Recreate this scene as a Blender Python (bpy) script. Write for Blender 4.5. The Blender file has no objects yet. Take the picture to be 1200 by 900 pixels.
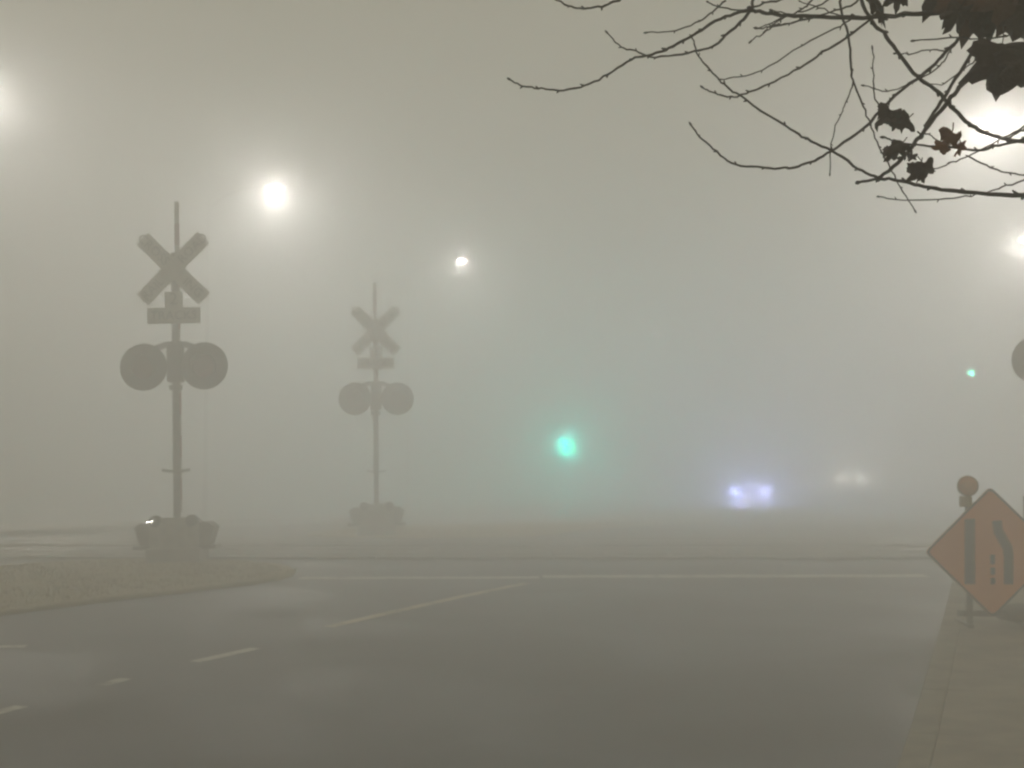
import bpy, bmesh, math, random
from mathutils import Vector, Matrix

random.seed(7)
R = math.radians
scene = bpy.context.scene
col = scene.collection

# ------------------------------------------------------------------ camera
EYE = 1.6
F = 1800.0                      # focal length in pixels of the 1200 x 900 photograph
YAW = math.atan(578 / F)        # the road's vanishing point lies 578 px right of centre
PITCH = math.atan(106 / F)      # horizon 106 px below the centre
cam_d = bpy.data.cameras.new('camera')
cam_d.sensor_width = 36.0
cam_d.lens = 36.0 * F / 1200.0
cam_d.clip_start = 0.05
cam_d.clip_end = 2000.0
cam = bpy.data.objects.new('camera', cam_d)
cam.location = (0, 0, EYE)
cam.rotation_euler = (math.pi / 2 + PITCH, 0, YAW)
col.objects.link(cam)
scene.camera = cam
cam_d.dof.use_dof = True          # a phone lens focused on the near twigs
cam_d.dof.focus_distance = 2.6
cam_d.dof.aperture_fstop = 18.0

# ------------------------------------------------------------------ world: even glow of a foggy night over a lit town
world = bpy.data.worlds.new('World')
scene.world = world
world.use_nodes = True
bg = world.node_tree.nodes['Background']
bg.inputs['Color'].default_value = (1.0, 0.925, 0.67, 1)
bg.inputs['Strength'].default_value = 0.33

FOG_DENSITY = 0.086
FOG_COLOR = (0.995, 0.995, 0.993, 1)
FOG_G = 0.62
LAMP = 22000.0

vs = scene.view_settings
vs.view_transform = 'Standard'
vs.look = 'None'
vs.exposure = 0.09
vs.gamma = 1.0
vs.use_curve_mapping = False
cy = scene.cycles
cy.max_bounces = 10
cy.diffuse_bounces = 3
cy.glossy_bounces = 3
cy.volume_bounces = 5
cy.use_denoising = True
cy.sample_clamp_indirect = 4.0
cy.filter_width = 2.3
cy.use_adaptive_sampling = False

# ------------------------------------------------------------------ geometry of the place
SY, CY_ = math.sin(YAW), math.cos(YAW)
FWD = Vector((-SY, CY_, 0))     # camera heading on the ground
RGT = Vector((CY_, SY, 0))


def smooth(t):
    t = max(0.0, min(1.0, t))
    return t * t * (3 - 2 * t)


def zf(x, y):
    """height of the road: it climbs to the level crossing and falls again behind it"""
    d = -SY * x + CY_ * y
    return 0.44 * smooth((d - 7.0) / 12.5) - 0.29 * smooth((d - 30.0) / 20.0) + 0.62 * smooth((d - 74.0) / 28.0)


CR = cam.rotation_euler.to_matrix()


def at(px, py, d):
    """point at depth d (metres along the camera heading) seen at a pixel of the photograph"""
    v = CR @ Vector(((px - 600) / F, (450 - py) / F, -1.0))
    v = v * (d / v.dot(FWD))
    return Vector((0, 0, EYE)) + v


def on_ground(px, py, lift=0.0):
    lo, hi = 1.0, 400.0
    for _ in range(60):
        m = (lo + hi) / 2
        p = at(px, py, m)
        if p.z > zf(p.x, p.y) + lift:
            lo = m
        else:
            hi = m
    return at(px, py, (lo + hi) / 2)


def du(d, u, z=0.0):
    """depth and sideways distance in the camera's frame to a point"""
    p = FWD * d + RGT * u
    return Vector((p.x, p.y, z))


# ------------------------------------------------------------------ materials
def new_mat(name):
    m = bpy.data.materials.new(name)
    m.use_nodes = True
    return m, m.node_tree, m.node_tree.nodes['Principled BSDF']


def mat(name, c, rough=0.6, metal=0.0, noise=0.25, scale=12.0, bump=0.0, c2=None, detail=6.0, rough_var=0.1, spec=None):
    m, nt, b = new_mat(name)
    tc = nt.nodes.new('ShaderNodeTexCoord')
    n1 = nt.nodes.new('ShaderNodeTexNoise')
    n1.inputs['Scale'].default_value = scale
    n1.inputs['Detail'].default_value = detail
    nt.links.new(tc.outputs['Object'], n1.inputs['Vector'])
    rp = nt.nodes.new('ShaderNodeValToRGB')
    a = c2 if c2 else tuple(v * (1 - noise) for v in c)
    rp.color_ramp.elements[0].position = 0.3
    rp.color_ramp.elements[1].position = 0.7
    rp.color_ramp.elements[0].color = (*a, 1)
    rp.color_ramp.elements[1].color = (*(c if c2 else tuple(min(1, v * (1 + noise * 0.5)) for v in c)), 1)
    nt.links.new(n1.outputs['Fac'], rp.inputs['Fac'])
    nt.links.new(rp.outputs['Color'], b.inputs['Base Color'])
    mr = nt.nodes.new('ShaderNodeMapRange')
    mr.inputs['To Min'].default_value = max(0.02, rough - rough_var)
    mr.inputs['To Max'].default_value = min(1.0, rough + rough_var)
    nt.links.new(n1.outputs['Fac'], mr.inputs['Value'])
    nt.links.new(mr.outputs['Result'], b.inputs['Roughness'])
    b.inputs['Metallic'].default_value = metal
    if spec is not None:
        b.inputs['Specular IOR Level'].default_value = spec
    if bump:
        bp = nt.nodes.new('ShaderNodeBump')
        bp.inputs['Strength'].default_value = bump
        bp.inputs['Distance'].default_value = 0.01
        n2 = nt.nodes.new('ShaderNodeTexNoise')
        n2.inputs['Scale'].default_value = scale * 6
        n2.inputs['Detail'].default_value = 4
        nt.links.new(tc.outputs['Object'], n2.inputs['Vector'])
        nt.links.new(n2.outputs['Fac'], bp.inputs['Height'])
        nt.links.new(bp.outputs['Normal'], b.inputs['Normal'])
    return m


def glow(name, c, s):
    m, nt, b = new_mat(name)
    b.inputs['Base Color'].default_value = (*c, 1)
    b.inputs['Emission Color'].default_value = (*c, 1)
    b.inputs['Emission Strength'].default_value = s
    return m


def asphalt_mat():
    m, nt, b = new_mat('asphalt')
    tc = nt.nodes.new('ShaderNodeTexCoord')

    def noise(scale, detail=5.0, dist=0.0):
        n = nt.nodes.new('ShaderNodeTexNoise')
        n.inputs['Scale'].default_value = scale
        n.inputs['Detail'].default_value = detail
        n.inputs['Distortion'].default_value = dist
        nt.links.new(tc.outputs['Object'], n.inputs['Vector'])
        return n
    big, fine = noise(0.55, 7, 0.8), noise(70, 3)
    rp = nt.nodes.new('ShaderNodeValToRGB')
    rp.color_ramp.elements[0].position = 0.32
    rp.color_ramp.elements[1].position = 0.68
    rp.color_ramp.elements[0].color = (0.030, 0.023, 0.016, 1)
    rp.color_ramp.elements[1].color = (0.066, 0.052, 0.036, 1)
    nt.links.new(big.outputs['Fac'], rp.inputs['Fac'])
    mx = nt.nodes.new('ShaderNodeMix')
    mx.data_type = 'RGBA'
    mx.blend_type = 'MULTIPLY'
    mx.inputs['Factor'].default_value = 0.6
    nt.links.new(rp.outputs['Color'], mx.inputs[6])
    nt.links.new(fine.outputs['Color'], mx.inputs[7])
    nt.links.new(mx.outputs[2], b.inputs['Base Color'])
    mr = nt.nodes.new('ShaderNodeMapRange')
    mr.inputs['From Min'].default_value = 0.35
    mr.inputs['From Max'].default_value = 0.65
    mr.inputs['To Min'].default_value = 0.41
    mr.inputs['To Max'].default_value = 0.58
    nt.links.new(big.outputs['Fac'], mr.inputs['Value'])
    nt.links.new(mr.outputs['Result'], b.inputs['Roughness'])
    bp = nt.nodes.new('ShaderNodeBump')
    bp.inputs['Strength'].default_value = 0.35
    bp.inputs['Distance'].default_value = 0.004
    nt.links.new(fine.outputs['Fac'], bp.inputs['Height'])
    nt.links.new(bp.outputs['Normal'], b.inputs['Normal'])
    return m


def paint_mat(name, c, wear=0.45):
    """road paint with worn-through patches"""
    m, nt, b = new_mat(name)
    tc = nt.nodes.new('ShaderNodeTexCoord')
    n = nt.nodes.new('ShaderNodeTexNoise')
    n.inputs['Scale'].default_value = 5.0
    n.inputs['Detail'].default_value = 8.0
    n.inputs['Roughness'].default_value = 0.75
    nt.links.new(tc.outputs['Object'], n.inputs['Vector'])
    rp = nt.nodes.new('ShaderNodeValToRGB')
    rp.color_ramp.elements[0].position = wear - 0.06
    rp.color_ramp.elements[1].position = wear + 0.08
    rp.color_ramp.elements[0].color = (0.09, 0.085, 0.072, 1)
    rp.color_ramp.elements[1].color = (*c, 1)
    nt.links.new(n.outputs['Fac'], rp.inputs['Fac'])
    nt.links.new(rp.outputs['Color'], b.inputs['Base Color'])
    b.inputs['Roughness'].default_value = 0.6
    return m


M = {
    'asphalt': asphalt_mat(),
    'earth': mat('earth', (0.24, 0.205, 0.15), 0.95, noise=0.4, scale=2.0, bump=0.4),
    'dry_turf': mat('dry_turf', (0.50, 0.42, 0.25), 0.95, c2=(0.38, 0.32, 0.19), scale=1.6, bump=0.5),
    'grass': mat('dry_grass', (0.50, 0.42, 0.25), 0.9, c2=(0.36, 0.31, 0.18), scale=3.0),
    'concrete': mat('concrete', (0.35, 0.32, 0.275), 0.85, noise=0.35, scale=3.0, bump=0.25),
    'kerb': mat('kerb_concrete', (0.34, 0.315, 0.27), 0.85, noise=0.35, scale=4.0, bump=0.25),
    'ballast': mat('ballast', (0.20, 0.185, 0.16), 0.95, noise=0.5, scale=9.0, bump=0.8),
    'panel': mat('crossing_concrete', (0.20, 0.185, 0.16), 0.8, noise=0.35, scale=3.0, bump=0.3),
    'steel_rail': mat('rail_steel', (0.52, 0.50, 0.47), 0.26, 1.0, noise=0.25, scale=8.0, rough_var=0.05),
    'timber': mat('sleeper_timber', (0.06, 0.045, 0.03), 0.9, noise=0.5, scale=6.0, bump=0.4),
    'white_paint': paint_mat('white_road_paint', (0.80, 0.78, 0.72), 0.42),
    'cream_paint': paint_mat('cream_road_paint', (0.74, 0.66, 0.50), 0.43),
    'galv': mat('galvanised_steel', (0.20, 0.195, 0.18), 0.5, 0.6, noise=0.3, scale=14.0),
    'lamp_pole': mat('lamp_pole_paint', (0.06, 0.06, 0.056), 0.7, 0.0, noise=0.15, scale=6.0),
    'black': mat('black_enamel', (0.02, 0.02, 0.019), 0.55, noise=0.3, scale=10.0),
    'dark_metal': mat('dark_painted_metal', (0.055, 0.053, 0.048), 0.55, 0.2, noise=0.3, scale=10.0),
    'weight_grey': mat('counterweight_grey', (0.24, 0.23, 0.20), 0.6, 0.0, noise=0.3, scale=8.0),
    'mech_grey': mat('mechanism_grey', (0.42, 0.40, 0.35), 0.5, 0.3, noise=0.3, scale=8.0),
    'sign_white': mat('dull_white_sheeting', (0.50, 0.47, 0.42), 0.55, c2=(0.36, 0.34, 0.30), scale=5.0),  # mottled grey-white for blades, track sign and gate arm
    'letter': mat('sign_lettering_black', (0.02, 0.02, 0.02), 0.6, noise=0.2),
    'red_glass': mat('red_lens', (0.16, 0.010, 0.008), 0.2, noise=0.15, scale=20.0),
    'red_stripe': mat('red_stripe', (0.35, 0.03, 0.02), 0.5, noise=0.2, scale=10.0),
    'chrome': mat('glint_plate_metal', (0.85, 0.85, 0.83), 0.2, 1.0, noise=0.02, rough_var=0.02),  # polished metal of the small plate added for the glint
    'orange': mat('orange_sheeting', (1.0, 0.36, 0.08), 0.45, c2=(0.92, 0.29, 0.06), scale=4.0),
    'amber': mat('amber_plastic', (0.70, 0.28, 0.06), 0.22, noise=0.2, scale=30.0),
    'yellow_case': mat('yellow_plastic', (0.30, 0.20, 0.03), 0.45, noise=0.25, scale=14.0),
    'sand_bag': mat('sandbag_fabric', (0.10, 0.085, 0.07), 0.95, noise=0.4, scale=25.0, bump=0.5),
    'bark': mat('bark', (0.075, 0.055, 0.040), 0.9, c2=(0.032, 0.024, 0.018), scale=30.0, bump=0.8),
    'twig': mat('twig_bark', (0.030, 0.019, 0.013), 0.9, c2=(0.012, 0.008, 0.006), scale=40.0, bump=0.5),
    'leaf': mat('dead_leaf', (0.034, 0.015, 0.009), 0.85, c2=(0.014, 0.007, 0.005), scale=22.0, bump=0.5),
    'leaf_brown': mat('brown_leaf', (0.11, 0.045, 0.018), 0.8, c2=(0.05, 0.022, 0.010), scale=18.0, bump=0.5),
    'leaf_rust': mat('rust_leaf', (0.20, 0.075, 0.022), 0.75, c2=(0.10, 0.04, 0.014), scale=22.0, bump=0.5),
    'car_grey': mat('car_paint_grey', (0.10, 0.11, 0.12), 0.3, 0.5, noise=0.05),
    'car_silver': mat('car_paint_silver', (0.32, 0.32, 0.33), 0.3, 0.5, noise=0.05),
    'glass': mat('dark_glass', (0.015, 0.017, 0.018), 0.08, noise=0.1),
    'tyre': mat('tyre_rubber', (0.02, 0.02, 0.02), 0.85, noise=0.2),
    'alloy': mat('wheel_alloy', (0.35, 0.35, 0.36), 0.35, 0.9, noise=0.1),
    'plate': mat('number_plate', (0.6, 0.6, 0.58), 0.5, noise=0.1),
    'sig_yellow': mat('signal_housing', (0.03, 0.03, 0.028), 0.5, noise=0.2),
    'dead_red': mat('unlit_red_lens', (0.08, 0.006, 0.005), 0.25, noise=0.1),
    'dead_amber': mat('unlit_amber_lens', (0.10, 0.05, 0.006), 0.25, noise=0.1),
    'led_white': glow('led_white', (1.0, 0.955, 0.885), LAMP),
    'led_most': glow('led_most_white', (1.0, 0.955, 0.885), LAMP * 0.68),
    'led_half': glow('led_half_white', (1.0, 0.955, 0.885), LAMP * 0.5),
    'led_left': glow('led_left_white', (1.0, 0.955, 0.885), LAMP * 0.30),
    'led_far': glow('led_far_white', (1.0, 0.955, 0.885), LAMP * 0.18),
    'green': glow('green_signal', (0.0, 1.0, 0.85), 110000.0),
    'green_dim': glow('green_signal_dim', (0.10, 1.0, 0.62), 900.0),
    'walk': glow('walk_signal', (0.95, 1.0, 1.0), 400.0),
    'xenon': glow('xenon_headlight', (0.42, 0.50, 1.0), 140000.0),
    'halogen': glow('halogen_headlight', (1.0, 0.93, 0.85), 700000.0),
}


# ------------------------------------------------------------------ mesh helpers
class MB:
    """collects vertices and faces of ONE mesh object"""

    def __init__(s):
        s.v, s.f, s.sm = [], [], []

    def add(s, vs_, fs, smooth_=False):
        o = len(s.v)
        s.v += [tuple(p) for p in vs_]
        s.f += [tuple(i + o for i in f) for f in fs]
        s.sm += [smooth_] * len(fs)
        return s

    def box(s, c, size, rot=None, bevel=0.0):
        bm = bmesh.new()
        bmesh.ops.create_cube(bm, size=1.0)
        bmesh.ops.scale(bm, vec=size, verts=bm.verts)
        if bevel:
            bmesh.ops.bevel(bm, geom=bm.edges[:], offset=bevel, segments=2, affect='EDGES', profile=0.6)
        if rot:
            bmesh.ops.transform(bm, matrix=rot.to_4x4(), verts=bm.verts)
        bm.verts.index_update()
        s.add([v.co + Vector(c) for v in bm.verts], [[v.index for v in f.verts] for f in bm.faces])
        bm.free()
        return s

    def tube(s, pts, rad, n=8, cap=True):
        pts = [Vector(p) for p in pts]
        if not hasattr(rad, '__len__'):
            rad = [rad] * len(pts)
        vs_, fs = [], []
        up = None
        for i, p in enumerate(pts):
            t = (pts[min(i + 1, len(pts) - 1)] - pts[max(i - 1, 0)]).normalized()
            if up is None:
                up = t.orthogonal().normalized()
            else:
                up = (up - t * up.dot(t))
                up = up.normalized() if up.length > 1e-6 else t.orthogonal().normalized()
            w = t.cross(up)
            for k in range(n):
                a = 2 * math.pi * k / n
                vs_.append(p + (up * math.cos(a) + w * math.sin(a)) * rad[i])
        for i in range(len(pts) - 1):
            for k in range(n):
                k2 = (k + 1) % n
                fs.append((i * n + k, i * n + k2, (i + 1) * n + k2, (i + 1) * n + k))
        if cap:
            fs.append(tuple(range(n - 1, -1, -1)))
            fs.append(tuple((len(pts) - 1) * n + k for k in range(n)))
        return s.add(vs_, fs, True)

    def lathe(s, prof, c, axis='y', n=32):
        """profile of (radius, height) turned round an axis through c"""
        vs_, fs = [], []
        for r, h in prof:
            for k in range(n):
                a = 2 * math.pi * k / n
                x, y = r * math.cos(a), r * math.sin(a)
                p = {'y': (x, h, y), 'z': (x, y, h), 'x': (h, x, y)}[axis]
                vs_.append(Vector(p) + Vector(c))
        for i in range(len(prof) - 1):
            for k in range(n):
                k2 = (k + 1) % n
                fs.append((i * n + k, i * n + k2, (i + 1) * n + k2, (i + 1) * n + k))
        fs.append(tuple(range(n)))
        fs.append(tuple((len(prof) - 1) * n + k for k in range(n)))
        return s.add(vs_, fs, True)

    def prism(s, poly, y0, y1):
        """polygon in x, z pushed from y0 to y1"""
        n = len(poly)
        vs_ = [(x, y0, z) for x, z in poly] + [(x, y1, z) for x, z in poly]
        fs = [tuple(range(n)), tuple(range(2 * n - 1, n - 1, -1))]
        fs += [(i, i + n, (i + 1) % n + n, (i + 1) % n) for i in range(n)]
        return s.add(vs_, fs)

    def build(s, name, material, parent=None, loc=None):
        me = bpy.data.meshes.new(name)
        me.from_pydata(s.v, [], s.f)
        me.update()
        bm = bmesh.new()
        bm.from_mesh(me)
        bmesh.ops.recalc_face_normals(bm, faces=bm.faces)
        bm.to_mesh(me)
        bm.free()
        for p, sm in zip(me.polygons, s.sm):
            p.use_smooth = sm
        me.materials.append(M[material] if isinstance(material, str) else material)
        o = bpy.data.objects.new(name, me)
        col.objects.link(o)
        if parent is not None:
            o.parent = parent
        if loc is not None:
            o.location = loc
        return o


def tag(o, label=None, cat=None, group=None, kind=None):
    if label:
        o['label'] = label
    if cat:
        o['category'] = cat
    if group:
        o['group'] = group
    if kind:
        o['kind'] = kind
    return o


def empty(name, loc, rz=0.0):
    o = bpy.data.objects.new(name, None)
    o.empty_display_size = 0.2
    o.location = loc
    o.rotation_euler = (0, 0, rz)
    col.objects.link(o)
    return o


def copy_tree(o, parent=None):
    c = o.copy()
    col.objects.link(c)
    c.parent = parent
    for ch in [q for q in list(bpy.data.objects) if q.parent == o]:
        copy_tree(ch, c)
    return c


def lettering(name, text, size, material, parent, loc, rot, extrude=0.0015):
    cu = bpy.data.curves.new(name, 'FONT')
    cu.body = text
    cu.size = size
    cu.extrude = extrude
    cu.resolution_u = 2
    cu.align_x = 'CENTER'
    cu.align_y = 'CENTER'
    t = bpy.data.objects.new(name, cu)
    col.objects.link(t)
    bpy.context.view_layer.update()
    me = bpy.data.meshes.new_from_object(t.evaluated_get(bpy.context.evaluated_depsgraph_get()))
    bpy.data.objects.remove(t)
    me.materials.clear()
    me.materials.append(M[material])
    o = bpy.data.objects.new(name, me)
    col.objects.link(o)
    o.parent = parent
    o.location = loc
    o.rotation_euler = rot
    return o


# ------------------------------------------------------------------ ground, road, pavement
def sheet(name, material, xs, ys, lift, parent=None, inside=None):
    """a draped sheet over the terrain"""
    mb = MB()
    vs_ = [(x, y, zf(x, y) + lift) for y in ys for x in xs]
    n = len(xs)
    fs = []
    for j in range(len(ys) - 1):
        for i in range(n - 1):
            if inside and not inside((xs[i] + xs[i + 1]) / 2, (ys[j] + ys[j + 1]) / 2):
                continue
            fs.append((j * n + i, j * n + i + 1, (j + 1) * n + i + 1, (j + 1) * n + i))
    mb.add(vs_, fs, True)
    return mb.build(name, material, parent)


def frange(a, b, s):
    n = max(1, round((b - a) / s))
    return [a + (b - a) * i / n for i in range(n + 1)]


KERB = -0.55          # kerb line on the photographer's side
LEFT = -17.4          # far kerb line
gx = [-300, -150, -80] + frange(-50, 50, 1.0) + [80, 150, 300]
gy = [-60] + frange(-20, 150, 1.0) + [180, 300]
tag(sheet('ground', 'earth', gx, gy, -0.06), 'bare dark earth stretching away into the fog', 'ground', kind='structure')
road = tag(sheet('road', 'asphalt', frange(LEFT, KERB, 0.5), frange(-20, 60, 0.5) + frange(62, 150, 2.0) + [180, 298], 0.0),
           'damp dark asphalt road climbing to the level crossing', 'road', kind='structure')


def ribbon(name, material, a, b, width, lift=0.004, step=0.4, parent=None):
    """a painted line from a to b on the road"""
    a, b = Vector((a[0], a[1], 0)), Vector((b[0], b[1], 0))
    t = b - a
    L = t.length
    t.normalize()
    w = Vector((-t.y, t.x, 0)) * (width / 2)
    n = max(1, int(L / step))
    vs_, fs = [], []
    for i in range(n + 1):
        c = a + t * (L * i / n)
        for s_ in (-1, 1):
            p = c + w * s_
            vs_.append((p.x, p.y, zf(p.x, p.y) + lift))
    for i in range(n):
        fs.append((2 * i, 2 * i + 1, 2 * i + 3, 2 * i + 2))
    return MB().add(vs_, fs, True).build(name, material, parent)


# painted lines, read from the photograph onto the road surface
def g(x, y):
    p = on_ground(x, y)
    return (p.x, p.y)


LANE = [g(5, 833), g(130, 800), g(225, 777), g(300, 760), g(385, 735), g(500, 709), g(615, 684)]
print('LANE', [(round(a, 2), round(b, 2)) for a, b in LANE])
lx = -7.15
for p in (g(5, 833), g(130, 800)):
    ribbon('lane_dash', 'white_paint', (p[0], p[1] - 0.12), (p[0] + 0.02, p[1] + 0.16), 0.11, parent=road)
ribbon('lane_dash', 'white_paint', g(228, 776), g(300, 760), 0.11, parent=road)
ribbon('lane_line', 'cream_paint', g(385, 735), g(615, 684), 0.12, parent=road)
ribbon('turn_line', 'white_paint', g(-40, 758), g(30, 758), 0.12, parent=road)
ribbon('stop_line', 'white_paint', g(350, 678), g(632, 677), 0.26, parent=road)
ribbon('stop_line', 'white_paint', g(636, 676), g(1086, 675), 0.36, parent=road)
for y0 in range(34, 120, 12):
    ribbon('lane_dash', 'white_paint', (-5.6, y0), (-5.6, y0 + 3), 0.12, parent=road)

# pavement on the right: kerb stones and slabs
pave = tag(sheet('pavement', 'kerb', frange(KERB + 0.16, 2.1, 0.4), frange(-4, 60, 0.5), 0.10),
           'concrete pavement beside the kerb', 'pavement', kind='structure')


def block(name, material, x0, x1, y0, y1, z0, z1, parent, cut=0.004):
    """a slab that follows the slope"""
    x0, x1, y0, y1 = x0 + cut * 0.4, x1 - cut * 0.4, y0 + cut, y1 - cut
    b = 0.006
    vs_ = []
    for zz, i in ((z0, 0), (z1 - b, 0), (z1, b)):
        for (x, y) in ((x0 + i, y0 + i), (x1 - i, y0 + i), (x1 - i, y1 - i), (x0 + i, y1 - i)):
            vs_.append((x, y, zf(x, y) + zz))
    fs = [(3, 2, 1, 0), (8, 9, 10, 11)]
    for k in range(4):
        k2 = (k + 1) % 4
        fs += [(k, k2, k2 + 4, k + 4), (k + 4, k2 + 4, k2 + 8, k + 8)]
    return MB().add(vs_, fs).build(name, material, parent)


y = -3.0
while y < 40:
    block('kerb_stone', 'kerb', KERB, KERB + 0.16, y, y + 1.5, -0.05, 0.13 + random.uniform(-0.002, 0.002), pave)
    y += 1.5
y = -3.0
while y < 40:
    for x0, x1 in ((KERB + 0.16, 0.85), (0.85, 2.09)):
        block('slab', 'concrete', x0, x1, y, y + 1.5, 0.06, 0.13 + random.uniform(-0.003, 0.003), pave)
    y += 1.5
verge = tag(sheet('verge', 'dry_turf', frange(2.1, 8, 0.6), frange(-6, 60, 1.0), 0.09), 'strip of dry turf behind the pavement', 'verge',
            kind='structure')
far_pave = tag(sheet('far_pavement', 'kerb', frange(-21, LEFT, 0.6), frange(-6, 110, 1.0), 0.12), 'pavement on the far side of the road',
               'pavement', kind='structure')


# traffic islands
def island(name, outline, label, kerb_h=0.05):
    top = MB()
    n = len(outline)
    cx = sum(p[0] for p in outline) / n
    cyy = sum(p[1] for p in outline) / n
    # subdivide outline
    ring = []
    for i in range(n):
        a, b = Vector((*outline[i], 0)), Vector((*outline[(i + 1) % n], 0))
        k = max(1, int((b - a).length / 0.5))
        ring += [a.lerp(b, j / k) for j in range(k)]
    m = len(ring)
    for _ in range(3):
        ring = [(ring[i - 1] + ring[i] * 2 + ring[(i + 1) % m]) / 4 for i in range(m)]

    def inset(s):
        out = []
        for i in range(m):
            t = (ring[(i + 1) % m] - ring[i - 1]).normalized()
            nn = Vector((-t.y, t.x, 0))
            out.append(ring[i] + nn * s)
        return out
    area = sum(ring[i].x * ring[(i + 1) % m].y - ring[(i + 1) % m].x * ring[i].y for i in range(m))
    sg = 1 if area > 0 else -1
    inn = inset(0.16 * sg)
    bm = bmesh.new()
    vv = [bm.verts.new((p.x, p.y, 0)) for p in inn]
    f = bm.faces.new(vv)
    bmesh.ops.triangulate(bm, faces=[f])
    for _ in range(4):
        long_e = [e for e in bm.edges if e.calc_length() > 0.8]
        if not long_e:
            break
        bmesh.ops.subdivide_edges(bm, edges=long_e, cuts=1)
        bmesh.ops.triangulate(bm, faces=bm.faces[:])
    for v in bm.verts:
        v.co.z = zf(v.co.x, v.co.y) + kerb_h - 0.02 + random.uniform(-0.012, 0.012)
    bm.verts.index_update()
    top.add([v.co.copy() for v in bm.verts], [[v.index for v in q.verts] for q in bm.faces], True)
    bm.free()
    o = tag(top.build(name, 'dry_turf'), label, 'traffic island', kind='structure')
    vs_, fs = [], []
    i2 = inset(0.02 * sg)
    for i in range(m):
        for p, h in ((ring[i], -0.04), (ring[i], kerb_h - 0.02), (i2[i], kerb_h), (inn[i], kerb_h), (inn[i], -0.02)):
            vs_.append((p.x, p.y, zf(p.x, p.y) + h))
    for i in range(m):
        j = (i + 1) % m
        for q in range(4):
            fs.append((i * 5 + q, j * 5 + q, j * 5 + q + 1, i * 5 + q + 1))
    MB().add(vs_, fs).build('kerb', 'dry_turf', o)
    return o, ring


p0 = g(345, 681)
p1 = g(160, 701)
p2 = g(0, 722)
print('ISLAND', p0, p1, p2)
nose = g(352, 668)
near_out = [p0, nose, (nose[0] - 0.6, nose[1] + 0.75), (-11.0, 18.4), (-11.7, 17.2), (-12.2, 14), (-12.5, -10), (-10.7, -10), (-10.7, 8), p2, p1]
isl1, ring1 = island('traffic_island', near_out, 'low tan traffic island before the tracks, beside the dashed lane line')
far_out = [(-8.6, 26.3), (-8.4, 27.2), (-8.6, 50), (-12.6, 60), (-12.9, 27), (-12.4, 25.9), (-10.6, 25.2)]
isl2, ring2 = island('traffic_island', far_out, 'dim traffic island beyond the tracks carrying the farther crossing signal')


def inside_poly(x, y, poly):
    c = False
    n = len(poly)
    for i in range(n):
        x1, y1 = poly[i][0], poly[i][1]
        x2, y2 = poly[i - 1][0], poly[i - 1][1]
        if (y1 > y) != (y2 > y) and x < (x2 - x1) * (y - y1) / (y2 - y1) + x1:
            c = not c
    return c


def tufts(name, poly, count, h, label, box):
    mb = MB()
    done = 0
    tries = 0
    while done < count and tries < count * 12:
        tries += 1
        x, y = random.uniform(box[0], box[1]), random.uniform(box[2], box[3])
        if not inside_poly(x, y, poly):
            continue
        done += 1
        z = zf(x, y) + 0.02
        for _ in range(5):
            a = random.uniform(0, 2 * math.pi)
            l = h * random.uniform(0.4, 1.2)
            ln = random.uniform(0.2, 0.9) * l
            bx_, by_ = x + random.uniform(-0.05, 0.05), y + random.uniform(-0.05, 0.05)
            w = 0.006
            ca, sa = math.cos(a), math.sin(a)
            mb.add([(bx_ - sa * w, by_ + ca * w, z), (bx_ + sa * w, by_ - ca * w, z),
                    (bx_ + ca * ln * .4 + sa * w * .7, by_ + sa * ln * .4 - ca * w * .7, z + l * .6),
                    (bx_ + ca * ln * .4 - sa * w * .7, by_ + sa * ln * .4 + ca * w * .7, z + l * .6),
                    (bx_ + ca * ln, by_ + sa * ln, z + l)], [(0, 1, 2, 3), (3, 2, 4)])
    return tag(mb.build(name, 'grass'), label, 'grass', kind='stuff')


def shrink(poly, k):
    cx = sum(p[0] for p in poly) / len(poly)
    c2 = sum(p[1] for p in poly) / len(poly)
    return [(cx + (p[0] - cx) * k, c2 + (p[1] - c2) * k) for p in poly]


tufts('dry_grass', [(p.x, p.y) for p in ring1], 3200, 0.05, 'short dry grass on the tan island beside the dashed lane line', (-12.6, -7.7, 8, 19))
tufts('dry_grass', shrink(far_out, 0.94), 1500, 0.08, 'short dry grass on the island beyond the tracks', (-12.9, -8.4, 25, 40))

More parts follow.
